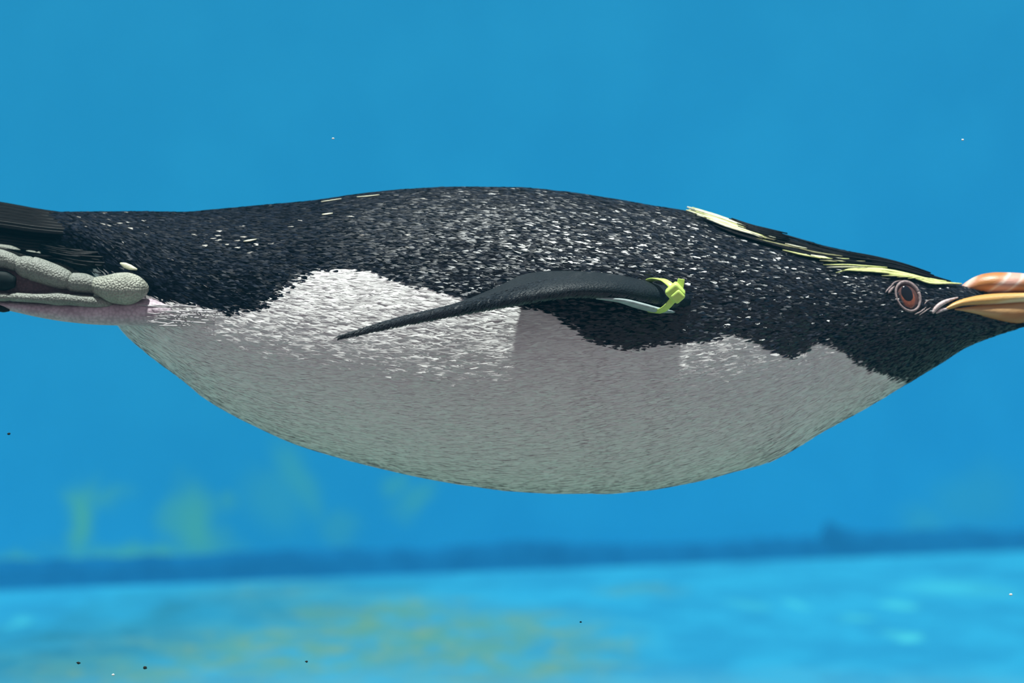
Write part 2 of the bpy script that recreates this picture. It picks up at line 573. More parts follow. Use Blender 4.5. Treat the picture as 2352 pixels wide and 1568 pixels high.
# ---- ribbons (flat lens-section strips) for long feathers and straps
def ribbon_geo(pts, nrms, widths, thick, nseg=6):
    pts = [Vector(p) for p in pts]
    vs, fs = [], []
    m = len(pts)
    for i, p in enumerate(pts):
        t = (pts[min(i + 1, m - 1)] - pts[max(i - 1, 0)]).normalized()
        nn = Vector(nrms[i]); nn = (nn - t * nn.dot(t)).normalized()
        s = t.cross(nn)
        for k in range(nseg):
            a = 2 * math.pi * k / nseg
            tk = thick[i] if hasattr(thick, '__len__') else thick
            q = p + s * widths[i] * math.cos(a) + nn * tk * math.sin(a)
            vs.append((q.x, q.y, q.z))
    for i in range(m - 1):
        for k in range(nseg):
            fs.append((i * nseg + k, i * nseg + (k + 1) % nseg, (i + 1) * nseg + (k + 1) % nseg, (i + 1) * nseg + k))
    fs.append(list(range(nseg))[::-1])
    fs.append([(m - 1) * nseg + k for k in range(nseg)])
    return vs, fs

def resample(pts, n):
    pts = np.asarray(pts, float)
    d = np.r_[0, np.cumsum(np.linalg.norm(np.diff(pts, axis=0), axis=1))]
    u = np.linspace(0, d[-1], n)
    return np.stack([pchip(d, pts[:, i])(u) for i in range(pts.shape[1])], 1)

def simple_mat(name, col, rough=.5, spec=.4, vary=.3, scale=(200, 200, 200), bstr=0.0):
    m, nt, b = mat_new(name)
    v = coords(nt, scale)
    n = noise(nt, v, 1.0, 4)
    lo = tuple(c * (1 - vary) for c in col); hi = tuple(min(1, c * (1 + vary)) for c in col)
    link(nt, ramp(nt, n.outputs['Fac'], [(.3, lo), (.7, hi)]), b.inputs['Base Color'])
    b.inputs['Roughness'].default_value = rough
    b.inputs['Specular IOR Level'].default_value = spec
    if bstr:
        bump(nt, b, n.outputs['Fac'], bstr, .001)
    return m
m_yellow = simple_mat('crest_yellow', (0.70, 0.76, 0.32), .5, .4, .2, (120, 900, 900), .3)
m_cream = simple_mat('crest_cream', (0.76, 0.77, 0.56), .5, .4, .2, (120, 900, 900), .3)
m_olive = simple_mat('crest_olive', (0.24, 0.24, 0.12), .5, .4, .3, (120, 900, 900), .3)
m_white = simple_mat('down_white', (0.50, 0.48, 0.49), .7, .1, .1)
m_black = simple_mat('crest_black', (0.004, 0.005, 0.007), .5, .1, .5, (120, 1200, 1200), .4)

def surf_strip(name, pxpts, wpx, mat, lift=.0012, n=14, tip=.12, root=.3, label=None):
    rs = resample(pxpts, n)
    pts, nr, w = [], [], []
    for i, (x, y) in enumerate(rs):
        p, g = on_body(x, y)
        u = i / (n - 1)
        pts.append(p + g * lift); nr.append(g)
        # u = 0 is the free rear tip, u = 1 the root
        prof_w = min(1.0, tip + (1 - tip) * min(u / .25, 1)) * (1 - (1 - root) * max(0, (u - .6) / .4))
        w.append(wpx * S * prof_w)
    vs, fs = ribbon_geo(pts, nr, w, .0004)
    o = mkmesh(name, vs, fs, mat, peng, True, None, OFF)
    if label:
        o['label'] = label
    return o

# long black feathers of the crown
crest_low = prof([(1570, 488), (1650, 530), (1760, 566), (1850, 592), (1945, 612), (2050, 624), (2130, 644), (2230, 666)])
r3 = np.random.default_rng(5)
for k in range(46):
    xf = r3.uniform(1800, 2215)
    ln = r3.uniform(130, 300)
    xr = max(xf - ln, 1600)
    v0 = r3.uniform(0.03, .98); v1 = np.clip(v0 + r3.normal(0, .08), .02, .98)
    pts = []
    for u in np.linspace(0, 1, 6):
        x = xr + (xf - xr) * u
        v = v0 + (v1 - v0) * u
        t, l = float(top_f(x)) + 2.5, float(crest_low(x))
        pts.append((x, t + (l - t) * v))
    surf_strip('crown_feather', pts, r3.uniform(3.0, 5.5), m_black, r3.uniform(.0010, .0024), 12)

crest = [
    ([(1575, 487), (1640, 502), (1720, 524), (1805, 546)], 3.6, m_yellow, .0012),
    ([(1578, 489), (1650, 510), (1710, 525), (1775, 540)], 3.2, m_cream, .0014),
    ([(1725, 551), (1780, 564), (1850, 577), (1880, 582)], 4.5, m_olive, .0016),
    ([(1742, 546), (1790, 558), (1840, 570)], 3.4, m_olive, .0016),
    ([(1760, 560), (1800, 569), (1850, 579)], 3.4, m_olive, .0018),
    ([(1800, 567), (1825, 573), (1850, 578)], 2.0, m_cream, .0024),
    ([(1795, 580), (1850, 592), (1900, 599), (1948, 601)], 3.2, m_yellow, .0020),
    ([(1830, 577), (1880, 588), (1945, 597)], 3.0, m_olive, .0022),
    ([(1845, 590), (1890, 596), (1930, 600)], 3.0, m_cream, .0020),
    ([(1880, 603), (1930, 605), (1985, 606)], 3.4, m_olive, .0018),
    ([(1888, 613), (1930, 613), (1985, 616), (2035, 620)], 1.8, m_yellow, .0020),
    ([(1896, 619), (1940, 618), (1990, 620)], 1.5, m_cream, .0020),
    ([(1918, 630), (1955, 622), (2010, 621), (2055, 628), (2110, 640)], 3.8, m_yellow, .0016),
    ([(1975, 623), (2030, 625), (2080, 634), (2130, 646), (2170, 652)], 4.2, m_yellow, .0019),
    ([(2050, 631), (2100, 641), (2150, 652), (2206, 658)], 5.0, m_yellow, .0018),
    ([(2100, 645), (2140, 655), (2185, 657)], 3.6, m_yellow, .0020)]
for k in range(20):                       # fanned cream plume at the nape
    u = k / 19
    jx = r3.uniform(-4, 10)
    crest.append(([(1573 + 42 * u + jx, 486 + 26 * u), (1640 + 24 * u, 503 + 26 * u), (1695 + 30 * u + jx, 526 + 22 * u), (1735 + 30 * u + 2 * jx, 545 + 15 * u)],
                  r3.uniform(2.6, 3.8), (m_cream, m_cream, m_yellow, m_cream, m_yellow, m_olive)[k % 6], r3.uniform(.0026, .0034)))
for k in range(12):
    u = k / 11
    jx = r3.uniform(-25, 25)
    crest.append(([(1675 + 40 * u + jx, 515 + 26 * u + jx * .3), (1715 + 35 * u + jx, 528 + 24 * u + jx * .3), (1790 + 20 * u, 548 + 16 * u)], r3.uniform(1.2, 2.0), m_black, .0038))
for k in range(10):
    u = k / 9
    crest.append(([(1940 + 150 * u + r3.uniform(-20, 20), 624 + (14 * u if u > .5 else 2) + 10 * u * u), (1990 + 130 * u, 625 + 20 * u), (2040 + 140 * u, 630 + 26 * u)], r3.uniform(1.4, 2.4), m_yellow, .0020))
for pts, w, mt, lf in crest:
    surf_strip('crest_feather', pts, w, mt, lf, 14, .15, .35, 'yellow crest plume' if mt is m_yellow else None)

# white stray feather over the heel
for pts, w in [([(282, 606), (300, 614), (320, 621)], 6), ([(738, 467), (765, 463), (785, 460)], 1.4), ([(820, 456), (845, 454), (872, 451)], 1.6), ([(560, 557), (590, 552)], 3), ([(740, 496), (765, 493)], 3)]:
    surf_strip('stray_feather', pts, w, m_cream, .0028 if pts[0][0] < 400 else .0009, 8, .3, .3)

# ------------------------------------------------------------------ lofts for bill, toes
def loft_x(name, tops, bots, wids, mat, parent, x0, x1, n=40, na=24, ex=2.0, bulge=.0):
    tf, bf, wf = prof(tops), prof(bots), prof(wids)
    vs, fs = [], []
    for i in range(n):
        px = x0 + (x1 - x0) * i / (n - 1)
        t, b_, w_ = float(tf(px)), float(bf(px)), float(wf(px))
        c, h = (t + b_) / 2, (b_ - t) / 2
        for j in range(na):
            a = 2 * math.pi * j / na
            cs, sn = math.cos(a), math.sin(a)
            yy = -w_ * math.copysign(abs(sn) ** (2 / ex), sn)
            zz = c - h * math.copysign(abs(cs) ** (2 / ex), cs)
            # keep the drawn outline at the depth it is seen at
            vs.append(((px - FW / 2) * S, yy * S, -(zz - FH / 2) * S))
    for i in range(n - 1):
        for j in range(na):
            fs.append((i * na + j, i * na + (j + 1) % na, (i + 1) * na + (j + 1) % na, (i + 1) * na + j))
    fs.append(list(range(na))[::-1]); fs.append([(n - 1) * na + j for j in range(na)])
    return mkmesh(name, vs, fs, mat, parent, True, None, OFF)

def horn_mat(name, stops, ang, scale, rough=.42):
    m, nt, b = mat_new(name)
    v = coords(nt, (1, 1, 1), (0, ang, 0))
    w_ = nt.nodes.new('ShaderNodeTexWave')
    w_.bands_direction = 'Z'
    w_.inputs['Scale'].default_value = scale
    w_.inputs['Distortion'].default_value = 3.0
    w_.inputs['Detail'].default_value = 3.0
    w_.inputs['Detail Scale'].default_value = 1.2
    link(nt, v, w_.inputs['Vector'])
    link(nt, ramp(nt, w_.outputs['Fac'], stops), b.inputs['Base Color'])
    b.inputs['Roughness'].default_value = rough
    n = noise(nt, coords(nt, (300, 600, 900)), 1, 4)
    bump(nt, b, n.outputs['Fac'], .25, .0008)
    return m
m_culmen = horn_mat('bill_ridge_horn', [(0.15, (0.48, 0.19, 0.05)), (.45, (0.58, 0.25, 0.13)), (.75, (0.80, 0.62, 0.52)), (.9, (.66, .36, .28))], .75, 16)
m_plate = horn_mat('bill_side_horn', [(0.1, (0.62, 0.34, 0.10)), (.6, (0.74, 0.48, 0.18)), (.95, (0.82, 0.70, 0.44))], .3, 22)
m_lower = horn_mat('bill_lower_horn', [(0.1, (0.42, 0.17, 0.045)), (.6, (0.53, 0.25, 0.08)), (.95, (0.60, 0.35, 0.15))], .2, 22)
m_gape = simple_mat('gape_skin', (0.60, 0.48, 0.48), .45, .4, .35, (500, 500, 500), .3)

ub = loft_x('upper_bill', [(2186, 676), (2222, 645), (2240, 635), (2262, 628), (2290, 625), (2330, 626), (2370, 630), (2410, 645), (2440, 672), (2452, 700)],
       [(2186, 682), (2262, 674), (2300, 677), (2352, 677), (2400, 684), (2440, 702), (2452, 712)],
       [(2186, 6), (2222, 16), (2250, 27), (2290, 33), (2352, 30), (2410, 21), (2440, 11), (2452, 3)], m_culmen, peng, 2186, 2452, ex=1.8)
ub['label'] = 'reddish brown ridge of the bill'
sp = loft_x('bill_side_plate', [(2146, 714), (2158, 702), (2180, 690), (2215, 681), (2260, 675), (2300, 671), (2352, 670), (2410, 682), (2436, 700)],
       [(2146, 720), (2172, 716), (2200, 708), (2240, 705), (2280, 703), (2352, 697), (2410, 699), (2436, 704)],
       [(2146, 82), (2175, 78), (2210, 68), (2240, 57), (2290, 46), (2352, 38), (2410, 22), (2436, 6)], m_plate, peng, 2146, 2436, ex=2.4)
sp['label'] = 'ochre yellow side of the upper bill'
lb = loft_x('lower_bill', [(2180, 706), (2240, 696), (2280, 692), (2352, 687), (2415, 696)],
       [(2180, 716), (2220, 724), (2260, 734), (2300, 743), (2330, 746), (2352, 741), (2390, 724), (2415, 706)],
       [(2180, 73), (2215, 64), (2240, 54), (2290, 44), (2352, 34), (2395, 18), (2415, 6)], m_lower, peng, 2180, 2415, ex=2.2)
lb['label'] = 'orange brown lower bill'

def tube_geo(path, na=16):
    """path rows: px, py, depth px, radius px (vertical), radius px (depth)"""
    vs, fs = [], []
    c = [P(p[0], p[1], p[2] * S) for p in path]
    m = len(path)
    for i, p in enumerate(path):
        t = (c[min(i + 1, m - 1)] - c[max(i - 1, 0)]).normalized()
        side = t.cross(Vector((0, 0, 1))).normalized()
        up = side.cross(t)
        rv, rd = p[3] * S, (p[4] if len(p) > 4 else p[3]) * S
        for j in range(na):
            a = 2 * math.pi * j / na
            q = c[i] + up * rv * math.cos(a) + side * rd * math.sin(a)
            vs.append((q.x, q.y, q.z))
    for i in range(m - 1):
        for j in range(na):
            fs.append((i * na + j, i * na + (j + 1) % na, (i + 1) * na + (j + 1) % na, (i + 1) * na + j))
    fs.append(list(range(na))[::-1]); fs.append([(m - 1) * na + j for j in range(na)])
    return vs, fs

def tube(name, path, mat, parent, n=40, na=16, label=None):
    rs = resample(path, n)
    vs, fs = tube_geo(rs, na)
    o = mkmesh(name, vs, fs, mat, parent, True, None, OFF)
    if label:
        o['label'] = label
    return o

def body_depth(px, py, extra=0.0):
    return on_body(px, py)[0].y / S - extra

g = [(2142, 719), (2148, 710), (2160, 699), (2178, 690), (2200, 683)]
tube('gape_skin', [(x, y, body_depth(x, y, 3), r_, r_) for (x, y), r_ in zip(g, (2.5, 5, 5.5, 4, 1.5))], m_gape, peng, 20, 10, 'pinkish skin at the corner of the bill')
g = [(2150, 719), (2162, 712), (2180, 708)]
tube('gape_skin', [(x, y, body_depth(x, y, 3), r_, r_) for (x, y), r_ in zip(g, (2, 4, 2))], m_gape, peng, 14, 10)

# ------------------------------------------------------------------ eye
ec, en = on_body(2085, 681)
en = (en + Vector((0.05, -.5, 0))).normalized()
ez = Vector((0, 0, 1)); ez = (ez - en * ez.dot(en)).normalized()
ex_ = ez.cross(en).normalized()
if ex_.x < 0:
    ex_ = -ex_
def disc_dome(name, rx, rz, height, base, mat, parent, tilt=0.0, cx=0, cz=0, nr=10, na=36):
    vs, fs = [], []
    ct, st = math.cos(tilt), math.sin(tilt)
    for i in range(nr + 1):
        f = i / nr
        for j in range(na):
            a = 2 * math.pi * j / na
            u, v = rx * f * math.cos(a), rz * f * math.sin(a)
            u, v = u * ct - v * st + cx, u * st + v * ct + cz
            h = base + height * math.sqrt(max(0, 1 - f * f))
            q = ec + ex_ * u * S + ez * v * S + en * h * S
            vs.append((q.x, q.y, q.z))
    for i in range(nr):
        for j in range(na):
            fs.append((i * na + j, i * na + (j + 1) % na, (i + 1) * na + (j + 1) % na, (i + 1) * na + j))
    return mkmesh(name, vs, fs, mat, parent, True, None, OFF)
m_ball = simple_mat('eye_rim_brown', (0.12, 0.06, 0.055), .2, .5, .2)
m_iris, nt, b = mat_new('iris_red')
v = coords(nt)
n = noise(nt, coords(nt, (900, 900, 900)), 1, 3)
link(nt, ramp(nt, n.outputs['Fac'], [(.3, (0.20, 0.05, 0.03)), (.7, (0.36, 0.11, 0.05))]), b.inputs['Base Color'])
b.inputs['Roughness'].default_value = .15
b.inputs['Coat Weight'].default_value = .6
m_pupil = simple_mat('pupil_black', (0.006, 0.008, 0.014), .12, .5, .2)
m_lid = simple_mat('eyelid_skin', (0.30, 0.23, 0.23), .5, .3, .3, (700, 700, 700), .4)
eye = disc_dome('eye', 27, 33, 8, -3, m_ball, peng, .35)
eye['label'] = 'red-brown eye in a pinkish lid'
disc_dome('iris', 17.5, 25, 6, .8, m_iris, eye, .3, 0, -3)
disc_dome('pupil', 13.2, 20.5, 4, 4.2, m_pupil, eye, .3, -2.5, 4.5)
rs = []
for i in range(49):
    a = 2 * math.pi * i / 48
    ct, st = math.cos(.38), math.sin(.38)
    u, v = 27.5 * math.cos(a), 34.5 * math.sin(a)
    u, v = u * ct - v * st, u * st + v * ct
    rs.append((ec + ex_ * u * S + ez * v * S + en * .5 * S, 2.8 + 2.0 * max(0, math.sin(a + .9))))
vs, fs = ribbon_geo([p for p, _ in rs], [en] * len(rs), [w_ * S for _, w_ in rs], 4.5 * S, 10)
mkmesh('eyelid', vs, fs, m_lid, eye, True, None, OFF)
# pale wrinkled skin streaks in front of and behind the eye
for pts, w_ in [([(2098, 722), (2112, 716), (2124, 706)], 1.6), ([(2108, 724), (2122, 715), (2134, 707)], 1.4), ([(2120, 700), (2128, 692), (2134, 690)], 1.4),
                ([(2038, 676), (2046, 666), (2052, 660)], 3.0), ([(2031, 674), (2040, 664), (2050, 655)], 2.0), ([(2044, 658), (2056, 650), (2068, 648)], 1.6)]:
    surf_strip('lore_skin', pts, w_, m_lid, .0016, 8, .3, .3)

# ------------------------------------------------------------------ flipper
m_flip, nt, b = mat_new('flipper_skin')
v = coords(nt, (500, 900, 900), (0, .5, 0))
vo = nt.nodes.new('ShaderNodeTexVoronoi')
vo.inputs['Scale'].default_value = 1.4
link(nt, v, vo.inputs['Vector'])
link(nt, ramp(nt, vo.outputs['Distance'], [(.1, (0.012, 0.020, 0.025)), (.8, (0.006, 0.010, 0.014))]), b.inputs['Base Color'])
b.inputs['Roughness'].default_value = .5
b.inputs['Specular IOR Level'].default_value = .2
bump(nt, b, vo.outputs['Distance'], .4, .0006)
m_under = simple_mat('flipper_lining', (0.34, 0.42, 0.42), .6, .3, .25, (90, 500, 500), .2)

# stations: leading edge px,py,depth | trailing edge px,py,depth | half thickness px
FLST = [
    (1585, 700, -248, 1560, 668, -212, 20),
    (1540, 693, -292, 1515, 652, -222, 25),
    (1480, 685, -340, 1455, 636, -232, 25),
    (1410, 672, -380, 1380, 624, -240, 24),
    (1340, 670, -405, 1300, 620, -250, 22),
    (1270, 678, -425, 1215, 627, -292, 20),
    (1190, 690, -445, 1140, 659, -352, 18),
    (1110, 703, -460, 1070, 688, -395, 16),
    (1020, 720, -475, 1000, 709, -415, 14),
    (930, 739, -485, 918, 727, -445, 11),
    (850, 758, -490, 845, 749, -468, 7.5),
    (800, 769, -494, 798, 765, -484, 4),
    (768, 777, -496, 767, 776, -494, 1.0)]
arr = np.array(FLST, float)
ii = np.linspace(0, len(FLST) - 1, 70)
FL = np.stack([pchip(np.arange(len(FLST)), arr[:, k])(ii) for k in range(7)], 1)
def flip_geo(FLa, mir=1):
    vs, fs = [], []
    na = 28
    for row in FLa:
        Lp, Tp = P(row[0], row[1], row[2] * S), P(row[3], row[4], row[5] * S)
        ch = Tp - Lp
        up = Vector((0, 0, 1)); up = (up - ch * (up.dot(ch) / ch.length_squared)).normalized()
        for j in range(na):
            a = 2 * math.pi * j / na
            u = (1 - math.cos(a)) / 2           # 0 leading, 1 trailing
            h = row[6] * S * math.sin(a) * (1.0 - .86 * u ** .8) * 1.15
            q = Lp + ch * u + up * h
            vs.append((q.x, q.y * mir, q.z))
    m = len(FLa)
    for i in range(m - 1):
        for j in range(na):
            fs.append((i * na + j, i * na + (j + 1) % na, (i + 1) * na + (j + 1) % na, (i + 1) * na + j))
    fs.append(list(range(na))[::-1]); fs.append([(m - 1) * na + j for j in range(na)])
    return vs, fs
vs, fs = flip_geo(FL)
flip = mkmesh('flipper', vs, fs, m_flip, peng, True, None, OFF)
flip['label'] = 'dark slate flipper swept back along the flank'
vs2, fs2 = flip_geo(FL, -1)
flip2 = mkmesh('flipper', vs2, fs2, m_flip, peng, True, None, OFF)
# scale-like feathers along the leading edge
def lead_feathers(mir, seed, parent):
    r = np.random.default_rng(seed)
    n = 5200
    i = r.uniform(3, 66, n)
    f = np.stack([np.interp(i, np.arange(70), FL[:, k]) for k in range(7)], 1)
    a = r.uniform(-1.0, 1.5, n)                 # around the leading edge
    k0 = (f[:, 2] * S + CAMD) / CAMD
    Lp = np.stack([(f[:, 0] - FW/2) * S * k0, f[:, 2] * S, -(f[:, 1] - FH/2) * S * k0], 1)
    k1 = (f[:, 5] * S + CAMD) / CAMD
    Tp = np.stack([(f[:, 3] - FW/2) * S * k1, f[:, 5] * S, -(f[:, 4] - FH/2) * S * k1], 1)
    ch = Tp - Lp
    up = np.array([0, 0, 1.0]) - ch * (ch[:, 2] / (ch ** 2).sum(1))[:, None]
    up /= np.linalg.norm(up, axis=1, keepdims=True)
    u = (1 - np.cos(a)) / 2
    h = f[:, 6] * S * np.sin(a) * (1 - .86 * np.abs(u) ** .8) * 1.15
    p = Lp + ch * u[:, None] + up * h[:, None]
    nr = up * np.sin(a)[:, None] - ch / np.linalg.norm(ch, axis=1, keepdims=True) * np.cos(a)[:, None]
    nr /= np.linalg.norm(nr, axis=1, keepdims=True)
    span = np.array([-1, -.25, -.15])
    d = span - nr * (nr @ span)[:, None]
    d /= np.linalg.norm(d, axis=1, keepdims=True)
    s = np.cross(nr, d)
    yaw = r.normal(.55, .12, n)[:, None]
    d2 = d * np.cos(yaw) - s * np.sin(yaw) * np.sign((s[:, 2:3])) 
    s2 = np.cross(nr, d2)
    Lh = (r.uniform(8, 15, n) * S)[:, None]; W = (r.uniform(.7, 1.2, n) * S)[:, None]
    lf = (r.uniform(.00015, .0003, n))[:, None]
    V = np.stack([p - s2 * W - nr * .0001, p + s2 * W - nr * .0001, p + d2 * Lh * .6 + s2 * W + nr * lf, p + d2 * Lh * .6 - s2 * W + nr * lf, p + d2 * Lh + nr * lf], 1).reshape(-1, 3)
    if mir < 0:
        V[:, 1] *= -1
    o = (np.arange(n) * 5)[:, None]
    tri = np.concatenate([o + [0, 1, 2], o + [0, 2, 3], o + [3, 2, 4]], 1).reshape(-1, 3)
    c = np.array([0.012, 0.018, 0.024]) * r.uniform(.5, 1.6, (n, 1))
    c = np.concatenate([c, np.full((n, 1), 1.0)], 1)
    o_ = fastmesh('edge_feathers', V, tri, m_feath, parent, np.repeat(c[:, None], 5, 1).reshape(-1, 4), OFF)
    o_['kind'] = 'stuff'
    o_['label'] = 'tiny scale-like feathers along the leading edge'
lead_feathers(1, 21, flip)
lead_feathers(-1, 22, flip2)
# pale lining showing under the flipper root
lin = [(1370, 684, -372, 3, 8), (1420, 689, -362, 5, 16), (1470, 702, -335, 7, 18), (1510, 712, -305, 6, 18), (1545, 716, -275, 3, 8)]
tube('lining', lin, m_under, flip, 30, 12, 'pale lining under the flipper root')

# ------------------------------------------------------------------ cable tie around the flipper root
m_tie, nt, b = mat_new('tie_plastic')
n = noise(nt, coords(nt, (300, 300, 300)), 1, 3)
link(nt, ramp(nt, n.outputs['Fac'], [(.3, (0.58, 0.84, 0.16)), (.7, (0.68, 0.90, 0.22))]), b.inputs['Base Color'])
b.inputs['Roughness'].default_value = .38
b.inputs['Subsurface Weight'].default_value = .15
b.inputs['Subsurface Radius'].default_value = (.002, .002, .001)
TB = P(1545, 690, -330 * S)
tie = bpy.data.objects.new('cable_tie', None)
tie.empty_display_size = .01
COL.objects.link(tie)
tie.location = TB
tie['label'] = 'yellow-green plastic cable tie looped around the flipper root'
tie['category'] = 'cable tie'
loop = [(1548, 664, -352), (1535, 650, -338), (1520, 642, -312), (1505, 641, -280), (1490, 645, -250), (1478, 655, -225), (1470, 680, -215), (1480, 705, -235), (1493, 715, -270),
        (1508, 716, -310), (1523, 711, -338), (1536, 700, -352), (1548, 685, -360)]
rs = resample(loop, 60)
pts = [P(x, y, d * S) for x, y, d in rs]
cen = P(1505, 678, -285 * S)
axis = (P(1560, 690, -300 * S) - P(1450, 665, -300 * S)).normalized()
nr = []
for p in pts:
    v = p - cen
    v = v - axis * v.dot(axis)
    nr.append(v.normalized())
vs, fs = ribbon_geo(pts, nr, [7.2 * S] * 60, 2.6 * S, 12)
o = mkmesh('strap', vs, fs, m_tie, tie, True, None, np.array(TB))
def chunk(name, c, ax, size, parent, off, bev=.25):
    """bevelled block with axes ax (3 vectors) and half sizes"""
    import bmesh
    bm = bmesh.new()
    bmesh.ops.create_cube(bm, size=2.0)
    bmesh.ops.bevel(bm, geom=bm.edges[:], offset=bev, segments=3, affect='EDGES', profile=.6)
    vs, fs = [], []
    bm.verts.index_update()
    for v in bm.verts:
        q = c + ax[0] * v.co.x * size[0] + ax[1] * v.co.y * size[1] + ax[2] * v.co.z * size[2]
        vs.append((q.x, q.y, q.z))
    fs = [[v.index for v in f.verts] for f in bm.faces]
    bm.free()
    return mkmesh(name, vs, fs, m_tie, parent, True, None, off)
a1 = Vector((.72, -.25, .62)).normalized(); a2 = Vector((-.45, -.2, .8)); a2 = (a2 - a1 * a2.dot(a1)).normalized(); a3 = a1.cross(a2)
hc = P(1551, 671, -356 * S)
chunk('lock_head', hc, (a1, a2, a3), (17 * S, 17 * S, 13 * S), tie, np.array(TB), .42)
chunk('lock_head', P(1557, 679, -360 * S), (a1, a2, a3), (13 * S, 12 * S, 12 * S), tie, np.array(TB), .5)
chunk('tail_stub', P(1563, 652, -350 * S), (Vector((.9, 0, -.15)).normalized(), Vector((.15, -.1, .95)).normalized(), Vector((0, -1, 0))), (7.5 * S, 11 * S, 4 * S), tie, np.array(TB), .2)

# ------------------------------------------------------------------ tail
m_tail, nt, b = mat_new('tail_quill')
v = coords(nt, (40, 1500, 1500))
n = noise(nt, v, 1, 4)
link(nt, ramp(nt, n.outputs['Fac'], [(.35, (0.0015, 0.002, 0.003)), (.75, (0.005, 0.006, 0.008))]), b.inputs['Base Color'])
b.inputs['Roughness'].default_value = .6
b.inputs['Specular IOR Level'].default_value = .05
bump(nt, b, n.outputs['Fac'], .4, .0006)
m_shaft = simple_mat('tail_shaft', (0.045, 0.05, 0.05), .5, .2, .3)
tails = []
for k in range(13):
    u = k / 12
    yb = 500 + 76 * u
    yl = 470 + 88 * u
    dep = -70 * math.sin(math.pi * u) - 8 + (u - .5) * 10
    tails.append((210 - 18 * abs(u - .5), yb, dep, -10, yl, dep - 25 * math.sin(math.pi * u), 9.5))
    if k % 2 == 0:
        tails.append((205, yb + 4, -dep, -10, yl + 6, -dep + 25, 9.5))
tails.append((150, 592, -40, 15, 571, -50, 5))
tails.append((190, 598, -60, 60, 586, -70, 8))
for (xa, ya, da, xb, yb, db, w_) in tails:
    short = xb > 0
    ext = 0 if short else -240 + random.uniform(-40, 20)
    x_end = xb + ext
    sl = (yb - ya) / (xa - xb)
    path = [(xa, ya, da), ((xa + xb) / 2, (ya + yb) / 2 + 3, (da + db) / 2), (xb, yb, db)]
    if not short:
        path.append((x_end, yb + sl * -ext * 1.0, db - 6))
    rs = resample(path, 16)
    pts = [P(x, y, d * S) for x, y, d in rs]
    side = -1 if da <= 0 else 1
    nr = [Vector((0, side, .45)).normalized()] * 16
    w = [w_ * S * (.75 + .25 * min(1, i / 5)) * (1 if i < 12 else max(.08, 1 - (i - 11) / 4.3)) for i in range(16)]
    vs, fs = ribbon_geo(pts, nr, w, 1.6 * S, 8)
    tf = mkmesh('tail_feather', vs, fs, m_tail, peng, True, None, OFF)
    vs, fs = ribbon_geo([p + q * 1.3 * S for p, q in zip(pts[:14], nr)], nr[:14], [1.3 * S * (1 - i / 20) for i in range(14)], 1.1 * S, 6)
    mkmesh('shaft', vs, fs, m_shaft, tf, True, None, OFF)

# ------------------------------------------------------------------ feet
def scaly(name, c0, c1, sc_=420, bstr=.5):
    m, nt, b = mat_new(name)
    v = coords(nt, (sc_, sc_, sc_))
    vo = nt.nodes.new('ShaderNodeTexVoronoi')
    vo.inputs['Scale'].default_value = 1.0
    link(nt, v, vo.inputs['Vector'])
    n = noise(nt, coords(nt, (110, 110, 110)), 1, 4)
    c = ramp(nt, n.outputs['Fac'], [(.3, c0), (.7, c1)])
    link(nt, mix(nt, maprange(nt, vo.outputs['Distance'], .3, .8, 0, .45), c, (c0[0] * .5, c0[1] * .5, c0[2] * .5)), b.inputs['Base Color'])
    b.inputs['Roughness'].default_value = .55
    bump(nt, b, vo.outputs['Distance'], bstr, -.0008)
    return m
m_toe = scaly('toe_scales', (0.20, 0.22, 0.19), (0.29, 0.31, 0.27), 900, .6)
m_heel = scaly('heel_scales', (0.31, 0.33, 0.27), (0.46, 0.48, 0.40), 800, .9)
m_sole = scaly('foot_pink', (0.46, 0.36, 0.42), (0.60, 0.50, 0.56), 520, .4)
m_web = scaly('web_skin', (0.09, 0.055, 0.065), (0.16, 0.10, 0.11), 600, .5)
m_claw = simple_mat('claw_horn', (0.008, 0.014, 0.015), .6, .1, .4)

